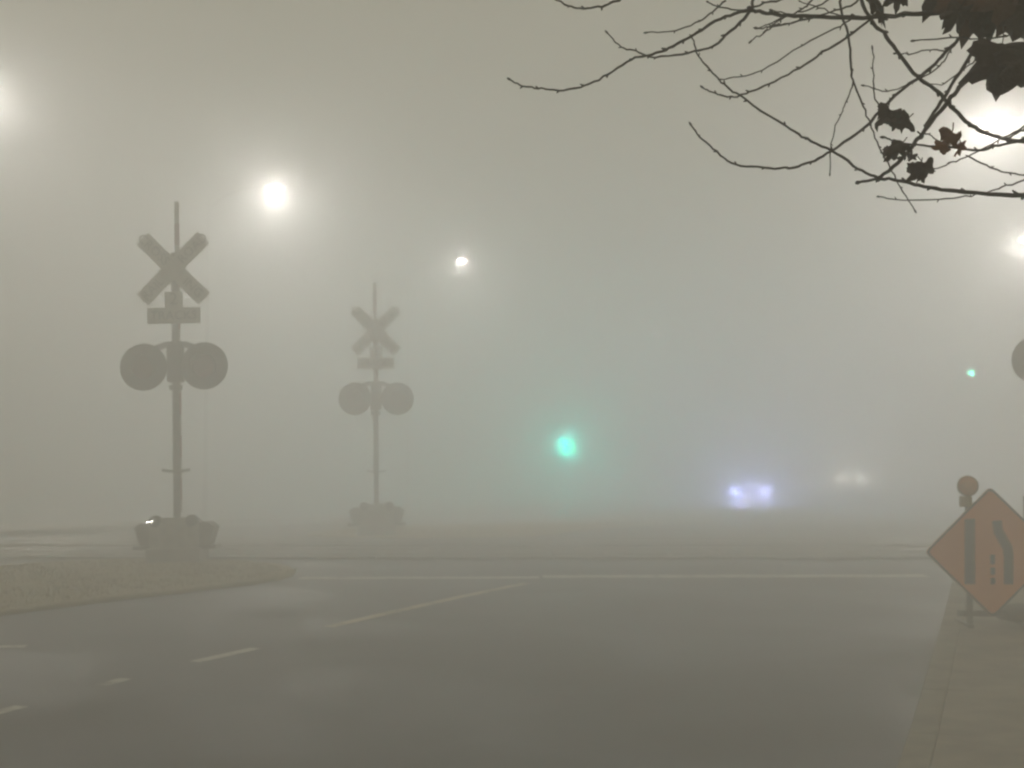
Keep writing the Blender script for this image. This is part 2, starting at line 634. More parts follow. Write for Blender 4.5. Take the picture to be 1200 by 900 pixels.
# ------------------------------------------------------------------ railway across the road, parallel to the picture plane
bed = MB()
ds = frange(20.75, 28.2, 0.6)
us = frange(-60, 60, 1.5)
for seg in (0, 1):
    pass
vs_, fs = [], []
for d in ds:
    for u in us:
        p = du(d, u)
        vs_.append((p.x, p.y, zf(p.x, p.y) + (0.005 if LEFT < p.x < KERB else 0.03)))
n = len(us)
for j in range(len(ds) - 1):
    for i in range(n - 1):
        fs.append((j * n + i, j * n + i + 1, (j + 1) * n + i + 1, (j + 1) * n + i))
bed.add(vs_, fs, True)
track = tag(bed.build('railway_bed', 'ballast'), 'ballasted double railway crossing the road', 'railway', kind='structure')
RZ = YAW
for dc in (22.6, 26.4):
    for s_ in (-0.7525, 0.7525):
        mb = MB()
        prof = [(-0.07, -0.10), (0.07, -0.10), (0.02, -0.07), (0.036, 0.005)]
        prof += [(0.036 * math.cos(R(a_)), 0.005 + 0.034 * math.sin(R(a_))) for a_ in range(15, 180, 15)]
        prof += [(-0.036, 0.005), (-0.02, -0.07)]
        vs_ = []
        uu = frange(-60, 60, 1.0)
        for u in uu:
            for a, b in prof:
                p = du(dc + s_ + a, u)
                vs_.append((p.x, p.y, 0.44 + b))
        k = len(prof)
        fs = [tuple(range(k)), tuple(range((len(uu) - 1) * k, len(uu) * k))]
        for i in range(len(uu) - 1):
            for q in range(k):
                q2 = (q + 1) % k
                fs.append((i * k + q, i * k + q2, (i + 1) * k + q2, (i + 1) * k + q))
        mb.add(vs_, fs, True).build('rail', 'steel_rail', track)
    # concrete crossing panels between and beside the rails, over the width of the road
    for off, wd in ((-1.16, 0.66), (0.0, 1.30), (1.16, 0.66)):
        ua = -16.5
        while ua < 9.0:
            p = du(dc + off, ua + 1.22)
            if LEFT < p.x < 2.0:
                mb = MB().box((0, 0, 0), (2.42, wd, 0.12), bevel=0.012)
                o = mb.build('crossing_panel', 'panel', track)
                o.location = (p.x, p.y, 0.44 - 0.028 + random.uniform(-0.003, 0.003))
                o.rotation_euler = (0, 0, RZ)
            ua += 2.44
    # timber sleepers where the line leaves the road
    me_s = None
    for u in [k * 0.62 for k in range(-80, 40)]:
        p = du(dc, u)
        if p.x > 2.3 or p.x < LEFT - 3.7:
            if me_s is None:
                o = MB().box((0, 0, 0), (0.23, 2.6, 0.16), bevel=0.01).build('sleeper', 'timber', track)
                me_s = o.data
            else:
                o = bpy.data.objects.new('sleeper', me_s)
                col.objects.link(o)
                o.parent = track
            o.location = (p.x, p.y, 0.415)
            o.rotation_euler = (0, 0, RZ)


# ------------------------------------------------------------------ level crossing signal
def make_signal():
    """built facing -y at its base, mast on the z axis"""
    t = empty('crossing_signal', (0, 0, 0))
    MB().box((0, 0, 0.02), (0.70, 0.62, 0.32), bevel=0.02).build('foundation', 'kerb', t)
    MB().tube([(0, 0, 0.3), (0, 0, 4.02)], 0.045, 16).build('mast', 'galv', t)
    # crossbuck
    for sgn in (1, -1):
        rot = Matrix.Rotation(R(45) * sgn, 3, 'Y')
        yy = -0.085 if sgn > 0 else -0.10
        bl = MB().box((0, 0, 0), (1.14, 0.010, 0.215), bevel=0.003).build('crossbuck_blade', 'sign_white', t)
        bl.location = (0, yy, 3.80)
        bl.rotation_euler = (0, R(45) * sgn, 0)
        if sgn > 0:
            words = (('CROSS', -0.36), ('ING', 0.36))
        else:
            words = (('RAIL', -0.37), ('ROAD', 0.37))
        for wd, ox in words:
            lettering('lettering', wd, 0.17, 'letter', bl, (ox, -0.0065, 0), (R(90), 0, 0))
    MB().box((0, -0.065, 3.80), (0.16, 0.05, 0.10), bevel=0.008).build('clamp', 'galv', t)
    # number-of-tracks sign, an upside-down T
    ts = MB().prism([(-0.345, 0), (0.345, 0), (0.345, 0.21), (0.115, 0.21), (0.115, 0.42), (-0.115, 0.42), (-0.115, 0.21), (-0.345, 0.21)],
                    -0.078, -0.066).build('track_sign', 'sign_white', t)
    ts.location = (0, 0, 3.08)
    lettering('lettering', '2', 0.22, 'letter', ts, (0, -0.080, 0.32), (R(90), 0, 0))
    lettering('lettering', 'TRACKS', 0.165, 'letter', ts, (0, -0.080, 0.105), (R(90), 0, 0))
    # lamp arm, arched over the mast
    arm = MB().tube([(-0.40, 0, 2.66), (-0.30, 0, 2.75), (-0.14, 0, 2.81), (0, 0, 2.82), (0.14, 0, 2.81), (0.30, 0, 2.75), (0.40, 0, 2.66)],
                    0.042, 10)
    arm.tube([(-0.42, 0, 2.52), (0.42, 0, 2.52)], 0.030, 10)
    arm.build('lamp_arm', 'dark_metal', t)
    MB().box((0, 0, 2.57), (0.20, 0.18, 0.50), bevel=0.02).build('junction_box', 'dark_metal', t)
    MB().lathe([(0.085, -0.03), (0.09, 0.03)], (0, 0, 2.25), 'z', 16).build('collar', 'galv', t)
    for s_ in (-1, 1):
        cx = 0.395 * s_
        lp = MB().lathe([(0.0, 0.012), (0.305, 0.012), (0.308, 0.0), (0.305, -0.008), (0.0, -0.008)], (cx, -0.10, 2.52), 'y', 40)
        lp = lp.build('lamp_background', 'black', t)
        b = MB().lathe([(0.11, 0.24), (0.145, 0.20), (0.15, 0.02), (0.0, 0.02)], (cx, -0.10, 2.52), 'y', 24)
        b.build('lamp_housing', 'black', lp)
        MB().lathe([(0.0, -0.05), (0.06, -0.045), (0.115, -0.025), (0.148, -0.009)], (cx, -0.10, 2.52), 'y', 28).build('lens', 'red_glass', lp)
        # hood: a half tube over the lens
        vs_, fs = [], []
        k = 20
        for i in range(k + 1):
            a = R(-35) + (math.pi + R(70)) * i / k
            ln = 0.30 * (0.45 + 0.55 * max(0, math.sin(a)))
            for rr, yy in ((0.158, -0.008), (0.158, -0.008 - ln), (0.151, -0.008 - ln), (0.151, -0.008)):
                vs_.append((cx + rr * math.cos(a), -0.10 + yy, 2.52 + rr * math.sin(a)))
        for i in range(k):
            for q in range(4):
                q2 = (q + 1) % 4
                fs.append((i * 4 + q, i * 4 + q2, (i + 1) * 4 + q2, (i + 1) * 4 + q))
        MB().add(vs_, fs).build('hood', 'black', lp)
    # bracket low on the mast
    MB().tube([(-0.18, -0.03, 1.18), (-0.06, -0.04, 1.16), (0.06, -0.04, 1.16), (0.18, -0.03, 1.18)], 0.020, 8).build('bracket', 'galv', t)
    # gate mechanism at the foot, with its counterweights and the raised arm
    me = MB()
    me.prism([(-0.29, 0.16), (0.29, 0.16), (0.32, 0.24), (0.30, 0.50), (0.22, 0.56), (-0.22, 0.56), (-0.30, 0.50), (-0.32, 0.24)], -0.24, 0.24)
    me = me.build('gate_mechanism', 'mech_grey', t)
    MB().box((0, -0.25, 0.38), (0.34, 0.03, 0.26), bevel=0.01).build('access_door', 'mech_grey', me)
    MB().box((0, 0, 0.185), (1.07, 0.40, 0.05), bevel=0.012).build('tray', 'dark_metal', me)
    for s_ in (-1, 1):
        cw = MB().prism([(0.33 * s_, 0.20), (0.43 * s_, 0.19), (0.47 * s_, 0.30), (0.515 * s_, 0.44), (0.44 * s_, 0.50), (0.33 * s_, 0.50),
                         (0.30 * s_, 0.40)], -0.19, 0.20)
        cw.build('counterweight', 'weight_grey', me)
        MB().lathe([(0.0, -0.26), (0.06, -0.255), (0.075, -0.24), (0.075, -0.10)], (0.235 * s_, -0.02, 0.525), 'y', 20).build('shaft_hub', 'dark_metal', me)
    ga = MB()
    ga.box((0, 0, 0), (0.060, 0.03, 4.1), bevel=0.006)
    ga = ga.build('gate_arm', 'sign_white', t)
    ga.location = (0.0, 0.16, 2.68)
    for k in range(7):
        MB().box((0, 0, -1.75 + k * 0.56), (0.064, 0.034, 0.28)).build('stripe', 'red_stripe', ga)
    return t


sig = make_signal()
tag(sig, 'crossing signal on the tan island, nearest to the road sign side of the tracks', 'crossing signal', 'level crossing signals')
b1 = du(20.0, -390 / 90.0)
sig.location = (b1.x, b1.y, zf(b1.x, b1.y) + 0.04)
sig.rotation_euler = (0, R(-1.3), YAW)
sig['label'] = 'crossing signal with crossbuck, twin round lamps and metal glint, on the tan island'
s2 = copy_tree(sig)
b2 = du(28.75, -158 / 62.6)
s2.location = (b2.x, b2.y, zf(b2.x, b2.y) + 0.05)
s2.rotation_euler = (0, R(-0.6), YAW + R(8))
s2['label'] = 'faint crossing signal on the island beyond the railway tracks'
s3 = copy_tree(sig)
b3 = du(20.0, 646 / 90.0)
s3.location = (b3.x, b3.y, zf(b3.x, b3.y) + 0.12)
s3.rotation_euler = (0, R(0.3), YAW)
s3['label'] = 'crossing signal behind the orange road work sign on the pavement'


# ------------------------------------------------------------------ street lamps
def make_street_lamp(lens_mat):
    """luminaire over the origin side, pole at x = 0, arm reaching along +x"""
    t = empty('street_lamp', (0, 0, 0))
    MB().lathe([(0.20, 0.0), (0.20, 0.03), (0.11, 0.06), (0.10, 0.35), (0.065, 0.40), (0.04, 8.9), (0.0, 8.95)], (0, 0, 0), 'z', 16).build('pole', 'lamp_pole', t)
    MB().tube([(0.02, 0, 8.55), (0.5, 0, 8.9), (1.0, 0, 9.04), (1.65, 0, 9.08)], [0.035, 0.032, 0.03, 0.03], 10).build('arm', 'lamp_pole', t)
    h = MB().prism([(1.55, 9.03), (1.60, 9.02), (2.20, 9.02), (2.26, 9.05), (2.20, 9.10), (1.80, 9.14), (1.58, 9.12)], -0.11, 0.11)
    h = h.build('luminaire', 'lamp_pole', t)
    ln = MB().lathe([(0.0, -0.085), (0.05, -0.08), (0.09, -0.06), (0.12, -0.03), (0.135, 0.008)], (0, 0, 0), 'z', 24)
    ln.v = [(x * 0.80 + 1.95, y * 0.68, z * 0.75 + 8.985) for x, y, z in ln.v]
    ln.build('lens', lens_mat, h)
    return t


def place_lamp(px, py, d, side, lens_mat, label, proto=[None]):
    p = at(px, py, d)
    o = make_street_lamp(lens_mat)
    rz = 0.0 if side < 0 else math.pi
    off = Vector((1.95, 0, 0)) if side < 0 else Vector((-1.95, 0, 0))
    gx_, gy_ = p.x - off.x, p.y
    o.location = (gx_, gy_, p.z - 8.97)
    o.rotation_euler = (0, 0, rz)
    print('LAMP', label, round(p.x, 2), round(p.y, 2), round(p.z, 2), 'base', round(p.z - 8.97, 2), 'ground', round(zf(gx_, gy_), 2))
    tag(o, label, 'street lamp', 'street lamps along the road')
    return o


place_lamp(-20, 106, 30.3, -1, 'led_left', 'bright street lamp on the far pavement close beside the railway tracks')
place_lamp(323, 222, 39.4, -1, 'led_most', 'street lamp with a wide white glow above the gap between the crossing signals')
place_lamp(541, 306, 52.0, -1, 'led_half', 'street lamp showing as a crisp white point beyond the farther crossing signal')
place_lamp(769, 391, 79.0, -1, 'led_far', 'tiny dim street lamp far along the road above the car headlights')
place_lamp(1166, 143, 31.5, 1, 'led_half', 'bright street lamp shining through the bare twigs')
place_lamp(1199, 282, 47.5, 1, 'led_white', 'street lamp glowing below the twigs beyond the right hand crossing signal')


# plate added for a glint on the nearest mechanism, tilted to mirror the lamp
bpy.context.view_layer.update()
gp = at(176, 612, 19.6)
lamp_p = at(-20, 106, 30.3)
nrm = ((cam.location - gp).normalized() + (lamp_p - gp).normalized()).normalized()
mech = [q for q in sig.children if q.name.startswith('gate_mechanism')][0]
glint_plate = MB().box((0, 0, 0), (0.10, 0.026, 0.012), bevel=0.003).build('glint_plate', 'chrome')
ax = (RGT - nrm * RGT.dot(nrm)).normalized()
glint_plate.parent = mech
glint_plate.matrix_parent_inverse = mech.matrix_world.inverted()
glint_plate.matrix_basis = Matrix.Translation(gp) @ Matrix((ax, nrm.cross(ax), nrm)).transposed().to_4x4()

# ------------------------------------------------------------------ traffic lights
def signal_head(parent, c, lit, lens_r=0.105):
    """three-light head facing -y at c (centre of the green lens)"""
    x, y0, z = c
    h = MB().box((x, y0 + 0.09, z + 0.36), (0.36, 0.20, 1.08), bevel=0.03).build('signal_head', 'sig_yellow', parent)
    for k, m_ in ((0, lit), (1, 'dead_amber'), (2, 'dead_red')):
        zz = z + 0.36 * k
        MB().lathe([(0.0, -0.03), (lens_r * 0.55, -0.025), (lens_r, -0.002)], (x, y0 - 0.012, zz), 'y', 24).build('lens', m_, h)
        vs_, fs = [], []
        n = 16
        for i in range(n + 1):
            a = R(-20) + (math.pi + R(40)) * i / n
            for rr, yy in ((0.165, 0.0), (0.165, -0.22), (0.158, -0.22), (0.158, 0.0)):
                vs_.append((x + rr * math.cos(a), y0 - 0.012 + yy, zz + rr * math.sin(a)))
        for i in range(n):
            for q in range(4):
                q2 = (q + 1) % 4
                fs.append((i * 4 + q, i * 4 + q2, (i + 1) * 4 + q2, (i + 1) * 4 + q))
        MB().add(vs_, fs).build('visor', 'black', h)
    return h


p = at(662, 520, 78.0)
t = empty('traffic_light', (p.x, p.y + 0.16, 0.12), R(18))
zz = p.z - 0.12
MB().lathe([(0.16, 0), (0.16, 0.04), (0.075, 0.08), (0.06, zz + 1.2), (0.0, zz + 1.22)], (0, 0.12, 0), 'z', 14).build('pole', 'lamp_pole', t)
signal_head(t, (0, -0.16, zz), 'green')
pz = at(656, 543, 78.0).z - 0.12
ph = MB().box((-0.27, -0.06, pz), (0.42, 0.18, 0.44), bevel=0.03).build('walk_signal', 'sig_yellow', t)
MB().prism([(-0.33, pz - 0.13), (-0.29, pz - 0.13), (-0.26, pz - 0.04), (-0.22, pz - 0.13), (-0.18, pz - 0.13), (-0.23, pz + 0.0),
            (-0.23, pz + 0.07), (-0.19, pz + 0.03), (-0.17, pz + 0.05), (-0.23, pz + 0.12), (-0.29, pz + 0.12), (-0.34, pz + 0.04),
            (-0.32, pz + 0.02), (-0.28, pz + 0.07), (-0.28, pz + 0.0)], -0.166, -0.152).build('walking_figure', 'walk', ph)
tag(t, 'post mounted traffic light glowing bright green in the fog', 'traffic light', 'traffic lights')

p = at(1138, 438, 63.0)
t = empty('traffic_light', (1.6, p.y + 0.3, 0.12), 0.0)
zz = p.z - 0.12
MB().lathe([(0.24, 0), (0.24, 0.05), (0.14, 0.1), (0.10, zz + 1.3), (0, zz + 1.32)], (0, 0, 0), 'z', 16).build('pole', 'lamp_pole', t)
MB().tube([(0, 0, zz + 0.62), (-1.5, 0, zz + 0.70), (p.x - 1.6 - 0.8, 0, zz + 0.74)], [0.08, 0.065, 0.045], 12).build('mast_arm', 'lamp_pole', t)
signal_head(t, (p.x - 1.6, -0.28, zz), 'green_dim')
tag(t, 'traffic light on a mast arm, tiny pale green dot behind the orange sign', 'traffic light', 'traffic lights')


# ------------------------------------------------------------------ cars with their headlights on
def make_car(paint, lamp):
    """front faces -y; origin on the ground in the middle of the front axle line"""
    t = empty('car', (0, 0, 0))
    # stations along the car: y, half width, sill z, belt z
    st = [(-0.92, 0.62, 0.34, 0.56), (-0.86, 0.76, 0.22, 0.68), (-0.60, 0.86, 0.20, 0.76), (0.0, 0.90, 0.20, 0.86), (0.6, 0.91, 0.20, 0.93),
          (1.6, 0.91, 0.20, 0.95), (2.8, 0.90, 0.20, 0.97), (3.3, 0.86, 0.22, 0.96), (3.62, 0.78, 0.26, 0.92), (3.70, 0.66, 0.38, 0.80)]
    vs_, fs = [], []
    for y, w, z0, z1 in st:
        for x, z in ((-w * .88, z0), (-w, z0 + .12), (-w, (z0 + z1) / 2), (-w * .96, z1 - .06), (-w * .84, z1), (0, z1 + .03),
                     (w * .84, z1), (w * .96, z1 - .06), (w, (z0 + z1) / 2), (w, z0 + .12), (w * .88, z0)):
            vs_.append((x, y, z))
    k = 11
    for i in range(len(st) - 1):
        for q in range(k):
            q2 = (q + 1) % k
            fs.append((i * k + q, i * k + q2, (i + 1) * k + q2, (i + 1) * k + q))
    fs += [tuple(range(k)), tuple((len(st) - 1) * k + q for q in range(k))]
    body = MB().add(vs_, fs, True).build('body', paint, t)
    cab = [(0.35, 0.76, 0.90, 0), (1.15, 0.62, 1.40, 1), (1.9, 0.62, 1.45, 1), (2.7, 0.60, 1.38, 1), (3.35, 0.72, 0.94, 0)]
    vs_, fs = [], []
    for y, w, z, _ in cab:
        vs_ += [(-w, y, z), (-w * .8, y, z + .03), (w * .8, y, z + .03), (w, y, z)]
    for i in range(4):
        fs += [(i * 4 + q, i * 4 + q + 1, i * 4 + q + 5, i * 4 + q + 4) for q in range(3)]
    MB().add(vs_, fs, True).build('roof', paint, body)
    MB().add([(-.68, .40, .94), (.68, .40, .94), (.56, 1.12, 1.40), (-.56, 1.12, 1.40)], [(0, 1, 2, 3)]).build('windscreen', 'glass', body)
    for s_ in (-1, 1):
        MB().add([(.80 * s_, .55, .95), (.80 * s_, 3.1, .97), (.63 * s_, 2.65, 1.37), (.64 * s_, 1.2, 1.39)], [(0, 1, 2, 3)]).build('side_window', 'glass', body)
        MB().box((.97 * s_, .62, .98), (.16, .10, .12), bevel=.02).build('mirror', paint, body)
        for yy in (0.0, 2.65):
            w = MB().lathe([(0.0, -.09), (.28, -.10), (.32, -.07), (.32, .07), (.28, .10), (0.0, .09)], (.80 * s_, yy, .32), 'x', 24).build('wheel', 'tyre', t)
            MB().lathe([(0.0, -.11), (.19, -.115), (.205, -.10), (.205, .10), (.19, .115), (0.0, .11)], (.80 * s_, yy, .32), 'x', 16).build('rim', 'alloy', w)
        MB().lathe([(0.0, -.035), (.032, -.03), (.052, -.012), (.056, .03)], (.65 * s_, -.90, .62), 'y', 20).build('headlight', lamp, t)
    MB().box((0, -.915, .52), (.9, .03, .16), bevel=.01).build('grille', 'black', t)
    MB().box((0, -.935, .36), (.42, .02, .13), bevel=.004).build('number_plate', 'plate', t)
    return t


for (xa, xb, py, d, paint, lamp, label) in (
        (858, 894, 575, 72.0, 'car_grey', 'xenon', 'oncoming car with bluish white headlights flaring in the fog'),
        (984, 1005, 561, 100.0, 'car_silver', 'halogen', 'distant car with two small warm headlights')):
    p = at((xa + xb) / 2, py, d)
    c = make_car(paint, lamp)
    c.location = (p.x, p.y + 0.9, max(zf(p.x, p.y), 0.0) + 0.005)
    c.rotation_euler = (0, 0, R(8))
    if d > 90:
        c.scale = (0.9, 0.9, 0.9)
    print('CAR', p, 'headlight height', p.z - zf(p.x, p.y))
    tag(c, label, 'car', 'oncoming cars')

# ------------------------------------------------------------------ road work sign on the pavement
SD = 12.8
sc_ = SD / F
cp = at(1161.5, 647, SD)
gz = zf(cp.x, cp.y) + 0.13
t = empty('road_work_sign', (cp.x, cp.y, gz), YAW - R(4))
ch = cp.z - gz
hd = 76.5 * sc_                                # half diagonal
print('SIGN centre height', ch, 'half diagonal', hd)


def rounded_diamond(r, cut):
    out = []
    for k in range(4):
        a = k * math.pi / 2
        tip = Vector((math.cos(a), math.sin(a))) * r
        nx = Vector((math.cos(a + math.pi / 2), math.sin(a + math.pi / 2))) * r
        pv = Vector((math.cos(a - math.pi / 2), math.sin(a - math.pi / 2))) * r
        for q in range(5):
            s_ = q / 4
            p_a = tip.lerp(pv, cut)
            p_b = tip.lerp(nx, cut)
            out.append(p_a.lerp(tip, s_).lerp(tip.lerp(p_b, s_), s_))
    return [(v.x, v.y + ch) for v in out]


pan = MB().prism(rounded_diamond(hd, 0.06), -0.012, 0.0).build('sign_panel', 'orange', t)
# border, a thin black frame on the face
o_, i_ = rounded_diamond(hd * 0.996, 0.06), rounded_diamond(hd * 0.955, 0.06)
vs_ = [(x, -0.0145, z) for x, z in o_] + [(x, -0.0145, z) for x, z in i_]
n = len(o_)
MB().add(vs_, [(k, (k + 1) % n, (k + 1) % n + n, k + n) for k in range(n)]).build('border', 'letter', pan)


def sp(px, py):
    """photograph pixel on the sign face to sign coordinates"""
    return ((px - 1161.5) * sc_, (647 - py) * sc_ + ch)


def mark(name, pts):
    MB().prism([sp(*q) for q in pts], -0.0155, -0.0125).build(name, 'letter', pan)


mark('symbol_bar', [(1131.5, 609), (1143, 608), (1142, 684), (1130, 684)])
mark('symbol_bend', [(1163, 611), (1173.5, 610), (1174.5, 620), (1185, 640), (1186.5, 650), (1185.5, 684), (1175, 684), (1175.5, 652), (1174, 643), (1164.5, 625)])
for ya, yb in ((650, 661), (665, 673), (677, 684)):
    mark('symbol_dash', [(1160, ya), (1165, ya), (1165, yb), (1160, yb)])
# stand: two uprights, cross braces, splayed feet
lights = []
for px in (1137, 1204):
    x = (px - 1161.5) * sc_
    top = (647 - (594 if px < 1180 else 582)) * sc_ + ch
    MB().box((x, 0.035, top / 2), (0.045, 0.04, top), bevel=0.004).build('upright', 'galv', t)
    MB().box((x, 0.26, 0.02), (0.05, 0.55, 0.03), bevel=0.006).build('foot', 'galv', t)
    if px > 1180:
        continue
    wl = MB().box((x - 0.02, 0.03, top + 0.04), (0.095, 0.08, 0.09), bevel=0.012).build('warning_light', 'yellow_case', t)
    cz = (647 - 570) * sc_ + ch
    ln_ = MB().lathe([(0.0, -0.062), (0.0368, -0.058), (0.0644, -0.042), (0.0791, -0.014), (0.0810, 0.0), (0.0791, 0.014), (0.0644, 0.042), (0.0368, 0.058), (0.0, 0.062)],
                     (x, 0.03, cz), 'y', 28).build('lens', 'amber', wl)
    MB().lathe([(0.083, -0.014), (0.087, -0.014), (0.087, 0.014), (0.083, 0.014)], (x, 0.03, cz), 'y', 28).build('lens_ring', 'yellow_case', wl)
for z in (0.12, ch):
    MB().box((0.04, 0.06, z), (0.62, 0.025, 0.05), bevel=0.004).build('cross_brace', 'galv', t)
tag(t, 'orange diamond road work sign with black lane ends symbol on a metal stand', 'road sign')


# sandbags weighing the stand down
def sandbag(label, loc, rz, sx=1.0):
    bm = bmesh.new()
    bmesh.ops.create_cube(bm, size=1.0)
    bmesh.ops.subdivide_edges(bm, edges=bm.edges[:], cuts=5, use_grid_fill=True)
    for v in bm.verts:
        x, y, z = v.co
        q = Vector((x, y, z)) * 2
        f_ = 1 - 0.35 * (abs(q.x) ** 3)
        r_ = math.sqrt(max(0.0, 1 - min(1, 0.55 * (q.y ** 2 + q.z ** 2) / 2)))
        v.co = Vector((x * 0.46 * sx, y * 0.28 * r_ * 1.1, (z * f_ * r_ + 0.5 * 1.0) * 0.14)) + Vector(
            (random.uniform(-1, 1), random.uniform(-1, 1), random.uniform(-1, 1))) * 0.006
    zmin = min(v.co.z for v in bm.verts)
    for v in bm.verts:
        v.co.z -= zmin
    bm.verts.index_update()
    o = MB().add([v.co.copy() for v in bm.verts], [[v.index for v in f.verts] for f in bm.faces], True).build('sandbag', 'sand_bag')
    bm.free()
    o.location = loc
    o.rotation_euler = (0, 0, rz)
    MB().tube([(0.20 * sx, 0, 0.06), (0.25 * sx, 0.02, 0.075), (0.29 * sx, 0.05, 0.06)], [0.02, 0.012, 0.022], 8).build('tied_end', 'sand_bag', o)
    tag(o, label, 'sandbag', 'sandbags on the sign stand')


for px, off, lab in ((1204, 0.02, 'dark sandbag slumped over the foot of the orange sign stand'),
                     (1212, 0.32, 'dark sandbag lying on the rear of the stand behind the other sandbag')):
    v = Matrix.Rotation(YAW - R(4), 3, 'Z') @ Vector(((px - 1161.5) * sc_, off, 0))
    sandbag(lab, (cp.x + v.x, cp.y + v.y, gz + 0.056), YAW + R(6))

# ------------------------------------------------------------------ street tree, its limb and twigs reaching into the picture
tree = empty('street_tree', (0, 0, 0))
DS = 0.52
tb = du(3.4, 3.5)
tb.z = zf(tb.x, tb.y) + 0.09
TR = [tb + Vector(q) for q in ((0, 0, -0.1), (0.02, 0.0, 0.5), (-0.03, 0.02, 1.3), (0.03, 0.05, 2.1), (0.0, 0.02, 2.9), (-0.06, 0.0, 3.8), (0.05, 0.06, 4.9), (0.0, 0.0, 6.2))]
tree.location = tb
inv = -tb


def tpart(name, pts, rad, n, m_):
    o = MB().tube(pts, rad, n).build(name, m_)
    o.data.transform(Matrix.Translation(inv))
    o.parent = tree
    return o


tpart('trunk', TR, [0.21, 0.165, 0.15, 0.14, 0.125, 0.10, 0.07, 0.03], 16, 'bark')
HUB1 = at(1290, -70, 4.7 * DS)      # where the limb forks, just outside the picture
HUB2 = at(1260, 215, 4.6 * DS)
HUB3 = at(1050, -95, 4.8 * DS)


def curve(pts, steps=6):
    """Catmull-Rom through the points"""
    out = []
    P = [pts[0] * 2 - pts[1]] + pts + [pts[-1] * 2 - pts[-2]]
    for i in range(1, len(P) - 2):
        for k in range(steps):
            s_ = k / steps
            a, b, c, d = P[i - 1], P[i], P[i + 1], P[i + 2]
            out.append(0.5 * ((2 * b) + (c - a) * s_ + (2 * a - 5 * b + 4 * c - d) * s_ ** 2 + (3 * b - a - 3 * c + d) * s_ ** 3))
    out.append(pts[-1])
    return out


tpart('limb', curve([TR[3], TR[3] + (HUB1 - TR[3]) * 0.5 + Vector((0, 0, -0.08)), HUB1]), 0.04, 10, 'bark')
tpart('limb', curve([TR[2] + Vector((0, 0, 0.2)), TR[2] + (HUB2 - TR[2]) * 0.6 + Vector((0, 0, 0.12)), HUB2]), 0.03, 10, 'bark')
tpart('limb', curve([HUB1, HUB1.lerp(HUB3, 0.5) + Vector((0, 0, 0.06)), HUB3]), 0.022, 10, 'bark')
for k in range(7):
    a = k * 0.9
    base = TR[4 + k % 3]
    e = base + Vector((math.cos(a) * 1.3, math.sin(a) * 1.3, 1.2))
    tpart('limb', curve([base, base.lerp(e, 0.5) + Vector((0, 0, -0.12)), e]), [0.035 - 0.025 * i / 12 for i in range(13)], 8, 'bark')

